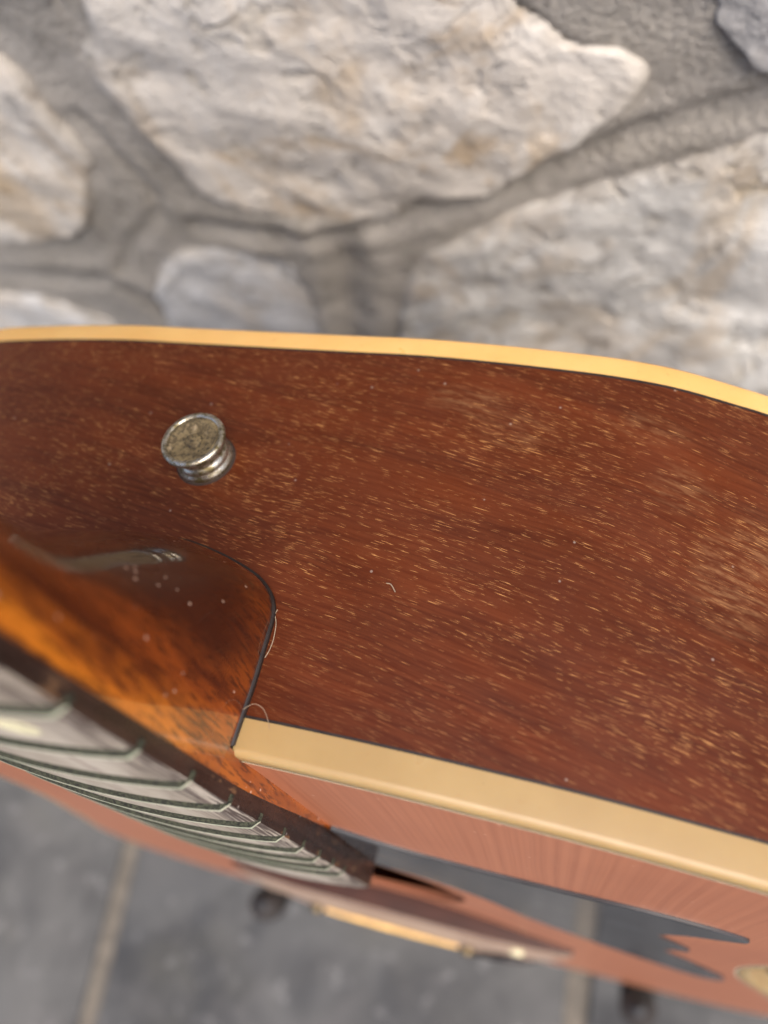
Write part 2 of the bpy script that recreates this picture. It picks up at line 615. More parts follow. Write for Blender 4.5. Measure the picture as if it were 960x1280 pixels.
# ------------------------------------------------------------------ setting: paving
M_SLATE = mat_slate()
M_JOINT = mat_plain('sandy_joint', (0.125, 0.108, 0.087), 0.9, 0, 0.3, 60, 0, 0.5)
pav = mesh_obj('paving', [(-3, -3, -0.006), (3, -3, -0.006), (3, WALL_Y + 0.05, -0.006), (-3, WALL_Y + 0.05, -0.006)], [(0, 1, 2, 3)], M_JOINT)
tag(pav, kind='structure')


def px_on_floor(x, y):
    d = px_ray(x, y)
    return CAM_POS + d * (-CAM_POS.z / d.z)


jl = px_on_floor(135, 1170).x
jr = px_on_floor(726, 1225).x
pitch = jr - jl
GAP = 0.017
rows = [WALL_Y - 0.002, WALL_Y - 0.62, WALL_Y - 1.35, WALL_Y - 2.0, WALL_Y - 2.7]
for ri in range(4):
    y1, y0 = rows[ri], rows[ri + 1]
    for ci in range(-4, 4):
        sh = 0 if ri < 2 else 0.21
        xa = jl + ci * pitch + sh + GAP / 2
        xb = jl + (ci + 1) * pitch + sh - GAP / 2
        ya, yb = y0 + GAP / 2, y1 - GAP / 2
        nx = 14
        # a slab with slightly uneven edges
        ring = []
        for k in range(nx):
            ring.append((xa + (xb - xa) * k / nx, ya))
        for k in range(nx):
            ring.append((xb, ya + (yb - ya) * k / nx))
        for k in range(nx):
            ring.append((xb - (xb - xa) * k / nx, yb))
        for k in range(nx):
            ring.append((xa, yb - (yb - ya) * k / nx))
        ox, oy = (xa + xb) / 2, (ya + yb) / 2
        top, low = [], []
        for (x, y) in ring:
            q = noise.noise_vector(Vector((x * 14, y * 14, 0.3))) * 0.0035
            x += q.x - math.copysign(0.001, x - ox); y += q.y - math.copysign(0.001, y - oy)
            low.append((x - ox, y - oy, -0.012))
            top.append((x - ox, y - oy, -0.0012))
        inner = [(x * 0.988, y * 0.988, 0.0) for (x, y, z) in top]
        n = len(ring)
        fs = []
        for k in range(n):
            k2 = (k + 1) % n
            fs.append((k, k2, n + k2, n + k))
            fs.append((n + k, n + k2, 2 * n + k2, 2 * n + k))
        fs.append(tuple(2 * n + k for k in range(n)))
        sl = mesh_obj('slab', low + top + inner, fs, M_SLATE, pav)
        sl.location = (ox, oy, 0)

# ------------------------------------------------------------------ setting: stone wall
M_MORTAR = mat_mortar()
STONE_M = [mat_stone('cream_stone', (0.73, 0.67, 0.58), (0.61, 0.555, 0.48), (0.78, 0.74, 0.67), 0.7, 0.6, 0.3),
           mat_stone('grey_stone', (0.68, 0.655, 0.61), (0.56, 0.54, 0.505), (0.76, 0.74, 0.70), 0.35, 0.5, 0.4),
           mat_stone('yellow_stone', (0.72, 0.695, 0.63), (0.57, 0.55, 0.51), (0.80, 0.785, 0.74), 0.5, 0.7, 0.5),
           mat_stone('dull_stone', (0.36, 0.345, 0.325), (0.27, 0.26, 0.25), (0.44, 0.42, 0.40), 0.2)]
wall = tag(bpy.data.objects.new('stone_wall', None), 'rough pale stone wall with wide grey mortar joints behind the guitar', 'wall')
COL.objects.link(wall)
wall.location = (0, WALL_Y, 0)
WX0, WX1, WZ0, WZ1 = -1.3, 1.3, -0.01, 0.90


def wall_px(x, y):
    p = px_on_wall(x, y)
    return (p.x, p.z)


TRACED = [
    # (photo outline, bulge m, material, relief)
    ([(88, -60), (104, 20), (112, 85), (138, 128), (190, 190), (236, 240), (300, 268), (395, 286), (455, 280), (520, 262), (600, 240), (660, 222), (720, 185), (790, 150), (828, 108), (822, 82), (780, 62), (730, 46), (690, 20), (640, -20), (560, -90), (300, -110)], 0.0018, 0, 0.0020),
    ([(-170, 70), (-60, 60), (5, 82), (42, 112), (75, 150), (108, 192), (122, 240), (116, 292), (60, 304), (-20, 308), (-120, 300), (-190, 200)], 0.0018, 0, 0.0022),
    ([(-200, 380), (-100, 360), (-10, 356), (60, 366), (112, 392), (160, 420), (190, 470), (160, 560), (20, 600), (-160, 560)], 0.0018, 1, 0.0024),
    ([(182, 345), (220, 312), (285, 296), (350, 306), (392, 345), (408, 400), (410, 470), (380, 560), (280, 590), (215, 520), (212, 420)], 0.0018, 1, 0.0024),
    ([(492, 400), (498, 352), (525, 312), (590, 280), (690, 246), (780, 212), (880, 176), (980, 148), (1120, 120), (1230, 200), (1240, 380), (1150, 560), (960, 640), (700, 620), (540, 560), (490, 470)], 0.0028, 2, 0.0034),
    ([(700, -160), (800, -130), (880, -60), (905, 20), (930, 55), (985, 95), (1090, 80), (1180, -20), (1120, -160), (900, -230)], 0.002, 3, 0.002),
    ([(-160, -180), (-40, -160), (40, -140), (60, -90), (48, -40), (0, -20), (-100, -30), (-190, -90)], 0.004, 3, 0.003),
]
HOLLOW = []
for _pp in TRACED:
    _q = [wall_px(*p_) for p_ in _pp[0]]
    _cx = sum(v_[0] for v_ in _q) / len(_q)
    _cz = sum(v_[1] for v_ in _q) / len(_q)
    HOLLOW.append([((x_ - _cx) * 0.9 + _cx, (z_ - _cz) * 0.9 + _cz) for x_, z_ in _q])


# joints seen in the photograph as raised or sunk lines in the mortar: [(px points), depth mm, width mm]
RIDGES = [([(95, 150), (140, 195), (190, 248), (197, 270), (165, 310), (150, 340)], -5, 4.0),
          ([(400, 292), (470, 282), (560, 256), (640, 232), (700, 206), (790, 172), (870, 150), (970, 118)], -9, 5.5),
          ([(0, 345), (60, 348), (130, 352), (180, 375), (225, 410)], -8, 8.0),
          ([(250, 285), (320, 292), (400, 296)], -7, 6.0),
          ([(425, 300), (432, 350), (440, 415), (450, 470)], -11, 9.0),
          ([(915, 40), (940, 70), (970, 105)], -5, 4.5)]
RID = []
for pts, dep, wid in RIDGES:
    RID.append(([Vector((*wall_px(*p), 0)) for p in pts], dep * 0.45 / 1000.0, wid / 1000.0))


def in_poly(p, poly):
    c = False
    for i in range(len(poly)):
        (x1, y1), (x2, y2) = poly[i], poly[i - 1]
        if (y1 > p[1]) != (y2 > p[1]) and p[0] < (x2 - x1) * (p[1] - y1) / (y2 - y1) + x1:
            c = not c
    return c


def mortar_y(x, z):
    y = 0.0
    q = Vector((x * 9, z * 9, 1.1))
    y -= noise.fractal(q, 1.0, 2.0, 4) * 0.004
    y -= noise.fractal(q * 6, 1.0, 2.0, 3) * 0.0012
    p = Vector((x, z, 0))
    for pts, dep, wid in RID:
        best = 1e9
        for a, b in zip(pts, pts[1:]):
            ab = b - a
            u = max(0, min(1, (p - a).dot(ab) / ab.length_squared))
            best = min(best, (p - a - ab * u).length)
        if best < wid * 3:
            y -= dep * math.exp(-(best / wid) ** 2)
            y += dep * 0.35 * math.exp(-((best - wid * 1.7) / wid) ** 2)
    if any(in_poly((x, z), hp) for hp in HOLLOW):
        y += 0.012
    return y


# mortar bed: fine grid in view, coarse outside
def axis_steps(lo, hi, a, b, fine, coarse):
    out, x = [], lo
    while x < hi:
        out.append(x)
        x += fine if a <= x <= b else coarse
    out.append(hi)
    return out


xs = axis_steps(WX0, WX1, -0.28, 0.34, 0.0032, 0.04)
zs = axis_steps(WZ0, WZ1, 0.20, 0.66, 0.0032, 0.04)
vs = [(x, mortar_y(x, z), z) for z in zs for x in xs]
nx = len(xs)
fs = [(j * nx + i, j * nx + i + 1, (j + 1) * nx + i + 1, (j + 1) * nx + i) for j in range(len(zs) - 1) for i in range(nx - 1)]
base_n = len(vs)
vs += [(WX0, 0.2, WZ0), (WX1, 0.2, WZ0), (WX1, 0.2, WZ1), (WX0, 0.2, WZ1)]
fs.append((base_n, base_n + 3, base_n + 2, base_n + 1))
c00, c10, c01, c11 = 0, nx - 1, (len(zs) - 1) * nx, len(zs) * nx - 1
fs.append(tuple([c01 + i for i in range(nx)]) + (base_n + 2, base_n + 3))
fs.append(tuple([j * nx for j in range(len(zs))]) + (base_n + 3, base_n))
fs.append(tuple([j * nx + nx - 1 for j in range(len(zs))]) + (base_n + 2, base_n + 1))
mesh_obj('mortar_bed', vs, fs, M_MORTAR, wall)


def stone(poly, bulge, matl, rough=0.004, nseg=72, nring=14, flat=0.30, seed=0):
    """poly: outline (x, z) on the wall; a low uneven boulder face pushed out of the mortar"""
    n = len(poly)
    cxs = sum(p[0] for p in poly) / n
    czs = sum(p[1] for p in poly) / n
    loop = bez([(x, z, 0) for x, z in poly] + [(poly[0][0], poly[0][1], 0)], 8)[:-1]
    tot = [0.0]
    for i in range(len(loop)):
        tot.append(tot[-1] + (loop[(i + 1) % len(loop)] - loop[i]).length)
    ring, j = [], 0
    for k in range(nseg):
        d = tot[-1] * k / nseg
        while tot[j + 1] < d:
            j += 1
        u = (d - tot[j]) / max(1e-9, tot[j + 1] - tot[j])
        ring.append(loop[j].lerp(loop[(j + 1) % len(loop)], u))
    vs, fs = [], []
    for r in range(nring):
        u = r / (nring - 1)
        rad = 1 - u ** 1.35 * 0.985
        depth = min(1.0, u / flat)
        lift = 0.008 * -1 + (bulge + 0.008) * math.sin(depth * math.pi / 2) ** 0.9
        for p in ring:
            x = cxs + (p.x - cxs) * rad
            z = czs + (p.y - czs) * rad
            q = Vector((x * 11 + seed * 3.7, z * 11, seed * 1.3))
            j = (noise.noise_vector(q * 3) * 0.007 + noise.noise_vector(q * 11) * 0.0035) * (1 - u)
            f = noise.fractal(q, 1.0, 2.0, 5) * rough * 2.0 + noise.fractal(q * 5, 0.9, 2.0, 4) * rough * 0.7
            vs.append((x - cxs + j.x, -(lift + f * min(1, u * 5 + 0.1)), z - czs + j.y))
    for r in range(nring - 1):
        for k in range(nseg):
            k2 = (k + 1) % nseg
            fs.append((r * nseg + k, r * nseg + k2, (r + 1) * nseg + k2, (r + 1) * nseg + k))
    fs.append(tuple((nring - 1) * nseg + k for k in range(nseg)))
    o = mesh_obj('stone', vs, fs, matl, wall)
    at = o.data.attributes.new('rim', 'FLOAT', 'POINT')
    for r in range(nring):
        for k in range(nseg):
            at.data[r * nseg + k].value = r / (nring - 1)
    o.location = (cxs, 0, czs)
    return o


traced_polys = []
for i, (pp, bl, mi, rg) in enumerate(TRACED):
    poly = [wall_px(*p) for p in pp]
    traced_polys.append(poly)
    stone(poly, bl, STONE_M[mi], rg, 110 if i in (0, 4) else 80, 30 if i in (0, 4) else 22, 0.16 if i in (0, 4) else 0.22, i)

# the rest of the wall: jittered cells clipped by half planes
seeds = []
for j in range(-1, 9):
    for i in range(-1, 14):
        seeds.append((WX0 + (i + 0.5 + 0.5 * (j % 2)) * 0.205 + random.uniform(-0.05, 0.05), (j + 0.5) * 0.175 + random.uniform(-0.04, 0.04)))


def clip(poly, a, b, c):
    out = []
    for i in range(len(poly)):
        p, q = poly[i - 1], poly[i]
        dp, dq = a * p[0] + b * p[1] - c, a * q[0] + b * q[1] - c
        if (dp <= 0) != (dq <= 0):
            u = dp / (dp - dq)
            out.append((p[0] + (q[0] - p[0]) * u, p[1] + (q[1] - p[1]) * u))
        if dq <= 0:
            out.append(q)
    return out


for si, (sx, sz) in enumerate(seeds):
    poly = [(WX0 + .01, WZ0 + .015), (WX1 - .01, WZ0 + .015), (WX1 - .01, WZ1 - .01), (WX0 + .01, WZ1 - .01)]
    for (ox, oz) in seeds:
        if (ox, oz) == (sx, sz) or abs(ox - sx) > 0.6 or abs(oz - sz) > 0.6:
            continue
        dx, dz = ox - sx, oz - sz
        L = math.hypot(dx, dz)
        dx, dz = dx / L, dz / L
        poly = clip(poly, dx, dz, dx * sx + dz * sz + L / 2 - 0.014)
        if len(poly) < 3:
            break
    if len(poly) < 3:
        continue
    # round the corners and keep clear of the traced stones
    mid = [((poly[i][0] + poly[i - 1][0]) / 2, (poly[i][1] + poly[i - 1][1]) / 2) for i in range(len(poly))]
    pts = []
    for i in range(len(poly)):
        p0, p1 = poly[i - 1], poly[i]
        pts.append((p0[0] * .72 + p1[0] * .28, p0[1] * .72 + p1[1] * .28))
        pts.append((p0[0] * .28 + p1[0] * .72, p0[1] * .28 + p1[1] * .72))
    area = abs(sum(pts[i - 1][0] * pts[i][1] - pts[i][0] * pts[i - 1][1] for i in range(len(pts)))) / 2
    if area < 0.004:
        continue
    grown = [((x - sx) * 1.08 + sx, (z - sz) * 1.08 + sz) for x, z in pts]
    bad = any(in_poly(g, tp) for g in grown for tp in traced_polys) or any(in_poly(v, grown) for tp in traced_polys for v in tp)
    bad = bad or any(in_poly((sx, sz), tp) for tp in traced_polys)
    if bad:
        continue
    stone(pts, random.uniform(0.004, 0.009), STONE_M[random.choice((0, 1, 1, 2, 3))], 0.004, 44, 9, 0.35, 20 + si)

# ------------------------------------------------------------------ the guitar
DEPTH = 101.3
guitar = tag(bpy.data.objects.new('acoustic_guitar', None),
             'old acoustic guitar with red mahogany sides, yellowed binding and worn amber neck', 'guitar')
COL.objects.link(guitar)
guitar.location = pt_world(0, TAIL, 0)
guitar.rotation_euler = (-LEAN, 0, 0)

HALF = [(0, -4.5), (20, -4.5), (40, -4.5), (57, -3.4), (70, -1.8), (83, 0.1), (96, 2.9), (108, 6.2), (115.5, 8.2), (127, 13.2),
        (137, 22), (144.5, 37), (148.5, 58), (149, 82), (146, 118), (142.5, 148), (144, 174), (151.5, 205),
        (166, 244), (180, 284), (196, 324), (205, 362), (207, 402), (197, 442), (173, 473), (134, 494), (82, 504.5), (40, 507.5), (0, 508)]
half = bez([(t, s, 0) for t, s in HALF], 12)
full = [Vector((p.x, p.y, 0)) for p in half] + [Vector((-p.x, p.y, 0)) for p in reversed(half[1:-1])]
# even resampling
cum = [0.0]
for i in range(len(full)):
    cum.append(cum[-1] + (full[(i + 1) % len(full)] - full[i]).length)
NOUT = 420
OUT, j = [], 0
for k in range(NOUT):
    d = cum[-1] * k / NOUT
    while cum[j + 1] < d:
        j += 1
    u = (d - cum[j]) / max(1e-9, cum[j + 1] - cum[j])
    OUT.append(full[j].lerp(full[(j + 1) % len(full)], u))
STEP = cum[-1] / NOUT
NRM = []
for i in range(NOUT):
    d = (OUT[(i + 1) % NOUT] - OUT[i - 1]).normalized()
    NRM.append(Vector((d.y, -d.x, 0)))          # outward (centre start runs to +t along the top)


BACK_SHIFT = [(0, 0.0), (45, -0.05), (57, -0.25), (70, -0.8), (83, -1.35), (95, -1.6), (106, -0.95), (115.5, 0.1), (127, 0.6), (138, 0.4), (149, 0.0)]


def lean_s(t, s, h):
    """the back plate's shoulders are a little squarer than the front's"""
    if s > 60:
        return s
    return s + smooth_interp(abs(t), BACK_SHIFT) * min(1.0, max(0.0, -h / DEPTH))


def sweep(name, section, matl, smooth=True, closed=True, rng=None):
    """section: [(outward offset, h)] carried round the outline"""
    idx = list(range(NOUT)) if rng is None else list(range(rng[0], rng[1] + 1))
    ns = len(section)
    vs, fs = [], []
    for i in idx:
        p, nn = OUT[i % NOUT], NRM[i % NOUT]
        for o, h in section:
            vs.append(G(p.x + nn.x * o, lean_s(p.x, p.y, h) + nn.y * o, h))
    m_ = len(idx)
    for a in range(m_ if rng is None else m_ - 1):
        b = (a + 1) % m_
        for k in range(ns if closed else ns - 1):
            k2 = (k + 1) % ns
            fs.append((a * ns + k, b * ns + k, b * ns + k2, a * ns + k2))
    if rng is not None and closed:
        fs.append(tuple(range(ns)))
        fs.append(tuple((m_ - 1) * ns + k for k in range(ns)))
    o = mesh_obj(name, vs, fs, matl, guitar, smooth)
    return sharp(o, 40)


BF, BB = 7.0, 6.2            # height of the front / back binding on the rim


def rim_uv(t, s):
    pass


# rim, with a metre-true uv map (u along the rim from the neck joint, v from the front)
def u_of_t(t):               # arc length (m) along the rim at treble offset t on the shoulder
    acc = 0.0
    for i in range(NOUT):
        if OUT[i].x >= t:
            return acc / 1000
        acc += (OUT[i + 1] - OUT[i]).length
    return acc / 1000


WEAR = [(u_of_t(52), 0.083, 0.011, 0.006, 0.55), (u_of_t(62), 0.077, 0.010, 0.006, 0.4), (u_of_t(107), 0.052, 0.010, 0.014, 0.75),
        (u_of_t(97), 0.070, 0.008, 0.007, 0.45), (u_of_t(90), 0.083, 0.012, 0.005, 0.35), (u_of_t(112), 0.060, 0.007, 0.012, 0.6)]
M_SIDE = mat_side()
vs, fs, uvs = [], [], []
HS = [-BF + 0.02 - (DEPTH - BF - BB) * k / 6 for k in range(7)]
for i in range(NOUT + 1):
    p = OUT[i % NOUT]
    for h in HS:
        vs.append(G(p.x, lean_s(p.x, p.y, h), h))
        uu = i * STEP / 1000
        if uu > cum[-1] / 2000:
            uu -= cum[-1] / 1000
        uvs.append((uu, -h / 1000))
nh = len(HS)
for i in range(NOUT):
    for k in range(nh - 1):
        fs.append((i * nh + k, (i + 1) * nh + k, (i + 1) * nh + k + 1, i * nh + k + 1))
rim = mesh_obj('side', vs, fs, M_SIDE, guitar)
# join the seam and write uvs
uvl = rim.data.uv_layers.new(name='UVMap')
half_n = NOUT // 2
for poly in rim.data.polygons:
    us = [uvs[rim.data.loops[li].vertex_index] for li in poly.loop_indices]
    spread = max(q[0] for q in us) - min(q[0] for q in us)
    for li, q in zip(poly.loop_indices, us):
        uvl.data[li].uv = (q[0] + (cum[-1] / 1000 if spread > 0.5 and q[0] < 0 else 0), q[1])

M_BINDF = mat_binding('front_binding_celluloid', (0.36, 0.242, 0.103), (0.31, 0.20, 0.08))  # same celluloid as the back, its dimmer light painted into the colour
M_BINDB = mat_binding('back_binding_celluloid', (0.66, 0.405, 0.145), (0.60, 0.35, 0.112))  # brighter light painted into the colour, along with a more orange lacquer
M_BLACK = mat_plain('black_purfling', (0.016, 0.010, 0.008), 0.5, 0, 0.2, 300)
M_IVORY = mat_plain('pale_purfling', (0.66, 0.55, 0.36), 0.4, 0, 0.1, 300)


def arc(cx_, ch_, r, a0, a1, n=5):
    return [(cx_ + r * math.cos(math.radians(a0 + (a1 - a0) * k / n)), ch_ + r * math.sin(math.radians(a0 + (a1 - a0) * k / n))) for k in range(n + 1)]


i_heel = min(i for i in range(NOUT // 2) if OUT[i].x >= 26.4)
sec_f = [(0.12, -BF + 0.3)] + arc(0.12 - 1.5, -1.5, 1.5, 0, 90, 6) + [(-3.2, 0.0), (-3.2, -BF + 0.3)]
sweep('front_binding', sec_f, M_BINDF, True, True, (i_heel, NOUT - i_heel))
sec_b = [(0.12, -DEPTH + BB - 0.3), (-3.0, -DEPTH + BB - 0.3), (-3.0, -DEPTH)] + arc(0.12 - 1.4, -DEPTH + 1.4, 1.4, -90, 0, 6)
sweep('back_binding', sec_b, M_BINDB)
sweep('purfling_line', [(0.10, -BF + 0.32), (-1, -BF + 0.32), (-1, -BF - 0.22), (0.10, -BF - 0.22)], M_BLACK, False)
sweep('purfling_line', [(0.10, -DEPTH + BB - 0.32), (0.10, -DEPTH + BB + 0.30), (-1, -DEPTH + BB + 0.30), (-1, -DEPTH + BB - 0.32)], M_BLACK, False)
sweep('purfling_line', [(-3.2, 0.03), (-3.2, -1.0), (-3.85, -1.0), (-3.85, 0.03)], M_BLACK, False)
sweep('purfling_line', [(-3.85, 0.05), (-3.85, -1.0), (-4.35, -1.0), (-4.35, 0.05)], M_IVORY, False)

# soundboard with its hole
HOLE_S, HOLE_R = 166.0, 51.0
M_SPRUCE = mat_spruce()
M_INNER = mat_plain('raw_inner_wood', (0.30, 0.13, 0.07), 0.75, 0, 0.2, 90)


def belly(t, s):
    """an old soundboard: sunk in front of the bridge"""
    d2 = (t / 100.0) ** 2 + ((s - 275) / 88.0) ** 2
    return -5.5 * (1 - d2) ** 2 if d2 < 1 else 0.0


NA, NR = 220, 28
vs, fs = [], []
cc = Vector((0, HOLE_S, 0))
rays = []
for k in range(NOUT):
    p = OUT[k] - NRM[k] * 4.3
    rays.append(p)
NA = NOUT
for r in range(NR + 1):
    u = (r / NR)
    for k in range(NA):
        p = rays[k]
        d = (p - cc)
        d0 = d.normalized() * HOLE_R
        q = cc + d0.lerp(d, u)
        vs.append(G(q.x, q.y, belly(q.x, q.y)))
for k in range(NA):
    d0 = (rays[k] - cc).normalized() * HOLE_R + cc
    vs.append(G(d0.x, d0.y, -3.2))
for r in range(NR):
    for k in range(NA):
        k2 = (k + 1) % NA
        fs.append((r * NA + k, r * NA + k2, (r + 1) * NA + k2, (r + 1) * NA + k))
b0 = (NR + 1) * NA
for k in range(NA):
    k2 = (k + 1) % NA
    fs.append((k, k2, b0 + k2, b0 + k))
sharp(mesh_obj('soundboard', vs, fs, M_SPRUCE, guitar), 40)
# inner lining seen through the sound hole and the back plate
vs = [G(p.x, p.y, -DEPTH + 0.6) for p in rays] + [G((p.x) * 0.9, (p.y - 250) * 0.9 + 250, -DEPTH - 1.2) for p in rays] + [G(p.x * 0.5, (p.y - 250) * 0.5 + 250, -DEPTH - 3.6) for p in rays]
fs = []
for r in range(2):
    for k in range(NOUT):
        k2 = (k + 1) % NOUT
        fs.append((r * NOUT + k, r * NOUT + k2, (r + 1) * NOUT + k2, (r + 1) * NOUT + k))
fs.append(tuple(2 * NOUT + k for k in range(NOUT)))
mesh_obj('back', vs, fs, M_SIDE if False else mat_plain('mahogany_back', (0.10, 0.026, 0.010), 0.35, 0, 0.3, 40), guitar)
vs, fs = [], []
for k in range(NOUT):
    p = OUT[k] - NRM[k] * 4.6
    vs += [G(p.x, p.y, -3.0), G(p.x, p.y, -DEPTH + 3)]
for k in range(NOUT):
    k2 = (k + 1) % NOUT
    fs.append((2 * k, 2 * k2, 2 * k2 + 1, 2 * k + 1))
fs.append(tuple(2 * k + 1 for k in range(NOUT)))
mesh_obj('inner_lining', vs, fs, M_INNER, guitar)
# pickguard: flat sheet with a swallow tail
GUARD = [(29.5, 57), (45, 66.5), (65, 69.5), (84, 70), (101, 69.5), (115, 71.5), (124, 75.5), (126, 79), (122.5, 85), (116.5, 93), (111.5, 104), (110, 113), (113.5, 122), (121, 136),
         (117.5, 144), (116, 155), (120, 167), (128, 180), (137, 197), (141.5, 207), (143.5, 216), (142.5, 226), (137, 231), (126, 226), (107, 207), (90, 187), (74, 165), (66, 148), (59, 133), (46, 119), (29.5, 111)]
loop = []
PG = [Vector((t, s, 0)) for t, s in GUARD]
sharp_i = {0, len(PG) - 1}
loop = bez([(p.x, p.y, 0) for p in PG], 6)
n = len(loop)
cen = Vector((84, 120, 0))


def shrink(p, i, d):
    a = loop[max(i - 1, 0)]; b = loop[min(i + 1, n - 1)]
    tdir = (b - a).normalized()
    nn = Vector((-tdir.y, tdir.x, 0))
    return p + nn * d


vs = [G(p.x, p.y, 0.06) for p in loop] + [G(p.x, p.y, 0.75) for p in loop] + [G(*(shrink(p, i, 0.5).xy), 1.05) for i, p in enumerate(loop)]
fs = []
for i in range(n):
    i2 = (i + 1) % n
    fs.append((i, i2, n + i2, n + i))
    fs.append((n + i, n + i2, 2 * n + i2, 2 * n + i))
fs.append(tuple(2 * n + i for i in range(n)))
guard = mesh_obj('pickguard', vs, fs, mat_guard(), guitar)
sharp(guard, 25)

# ------------------------------------------------------------------ neck and heel
SCALE = 628.0
fret_s = lambda k: SCALE * (1 - 2 ** (-k / 12)) - SCALE * (1 - 2 ** (-14 / 12))
halfw = lambda s: 27.0 + s * 0.0155
M_NECK = mat_neck()
HB = [(-350, -10.0), (-200, -11.0), (-110, -11.8), (-75, -12.3), (-62, -13.3), (-54, -15.0), (-46, -18.3), (-38, -22.4), (-30, -27.2), (-22, -32.0), (-15, -35.8), (-10, -38.0), (-6.6, -39.6), (-5.3, -40.0)]
EXPN = [(-350, 2.1), (-90, 2.2), (-45, 2.4), (-5, 3.0)]
NB = 4.2                     # underside of the fingerboard along the neck
ss = [-348, -300, -250, -200, -160, -130, -110, -95, -82] + [-72 + 2.2 * k for k in range(31)]
ss = [s for s in ss if s < -6.3] + [-6.3, -5.7]
KS = 64


def resample(P, n):
    """n + 1 points evenly spaced along a polyline"""
    c = [0.0]
    for q in range(len(P) - 1):
        c.append(c[-1] + (P[q + 1] - P[q]).length)
    out, q = [], 0
    for k in range(n + 1):
        d = c[-1] * k / n
        while q < len(P) - 2 and c[q + 1] < d:
            q += 1
        out.append(P[q].lerp(P[q + 1], (d - c[q]) / max(1e-9, c[q + 1] - c[q])))
    return out


def superellipse(hw, hb, ex, n):
    P = []
    for k in range(241):
        u = k / 120 - 1
        a_ = math.pi / 2 * (1 - math.copysign((1 - (1 - abs(u)) ** 2.4), u))
        a_ = math.pi / 2 + math.copysign(math.pi / 2 * (1 - (1 - abs(u)) ** 2.4), u)
        c, sn = math.cos(a_), max(0.0, math.sin(a_))
        P.append(Vector((hw * math.copysign(abs(c) ** (2 / ex), c), NB + (hb - NB) * sn ** (2 / ex), 0)))
    return resample(P, n)


HEELSEC = [(1.0, 0.0), (1.0, 0.2), (1.0, 0.4), (0.985, 0.58), (0.972, 0.70), (0.91, 0.79), (0.77, 0.865), (0.54, 0.925), (0.28, 0.972), (0.0, 1.0)]


def heel_section(hw, hb, n):
    h_ = [(x * hw, NB + (hb - NB) * y, 0) for x, y in HEELSEC]
    return resample(bez(h_ + [(-x, y, 0) for x, y, z in reversed(h_[:-1])], 8), n)


vs, fs = [], []
for s in ss:
    hw = halfw(s) - 0.15
    hb = smooth_interp(s, HB)
    if s > -7:               # soft edge where the heel meets the side
        hw -= (s + 7) * 0.22
        hb += (s + 7) * 0.22
    wgt = max(0.0, min(1.0, (s + 48) / 38.0))
    wgt = wgt * wgt * (3 - 2 * wgt)
    for p, q in zip(superellipse(hw, hb, interp(s, EXPN), KS), heel_section(hw, hb, KS)):
        r_ = p.lerp(q, wgt)
        vs.append(G(r_.x, s, r_.y))
n1 = KS + 1
for i in range(len(ss) - 1):
    for k in range(KS):
        fs.append((i * n1 + k, (i + 1) * n1 + k, (i + 1) * n1 + k + 1, i * n1 + k + 1))
    fs.append((i * n1, i * n1 + KS, (i + 1) * n1 + KS, (i + 1) * n1))
fs.append(tuple(range(n1)))
fs.append(tuple((len(ss) - 1) * n1 + k for k in range(n1)))
neck = sharp(mesh_obj('neck', vs, fs, M_NECK, guitar), 50)
# dark glue line between heel and side
vs, fs = [], []
for s in (-5.85, -4.2):
    for p in heel_section(halfw(0) - 0.12, -40.0, KS):
        vs.append(G(p.x * (0.96 if p.y > -0.8 else 1.0), s, min(p.y, -0.8)))
for k in range(KS):
    fs.append((k, k + 1, n1 + k + 1, n1 + k))
fs.append(tuple(range(n1)))
fs.append(tuple(n1 + k for k in range(n1)))
mesh_obj('glue_seam', vs, fs, M_BLACK, neck)
# tongue of neck wood under the fingerboard, thinning towards the sound hole
vs, fs = [], []
TG = [(-8.0, 4.15), (-4.5, 4.2), (6, 4.0), (20, 3.2), (40, 1.8), (58, 0.7), (72, 0.08)]
for s, hh in TG:
    w = halfw(s) + (0.75 if s > 0 else -0.35 if s < -5 else 0.0)
    vs += [G(w, s, -1.2 if s < -5 else -0.6), G(w, s, hh), G(-w, s, hh), G(-w, s, -1.2 if s < -5 else -0.6)]
for i in range(len(TG) - 1):
    for k in range(4):
        fs.append((4 * i + k, 4 * i + 4 + k, 4 * i + 4 + (k + 1) % 4, 4 * i + (k + 1) % 4))
fs += [(0, 1, 2, 3), tuple(4 * (len(TG) - 1) + k for k in range(4))]
mesh_obj('neck_tongue', vs, fs, M_NECK, neck, False)

# fingerboard
FB_END = 113.0
M_BT, M_BS = mat_board_top(), mat_board_side()
board = None
vs, fs, fm = [], [], []
bs = [-348 + 8 * k for k in range(58)]
bs = [s for s in bs if s < FB_END - 2] + [FB_END - 1.2, FB_END]


def board_h(t, s):
    hw = halfw(s)
    return 10.0 - (t / hw) ** 2 * 2.0


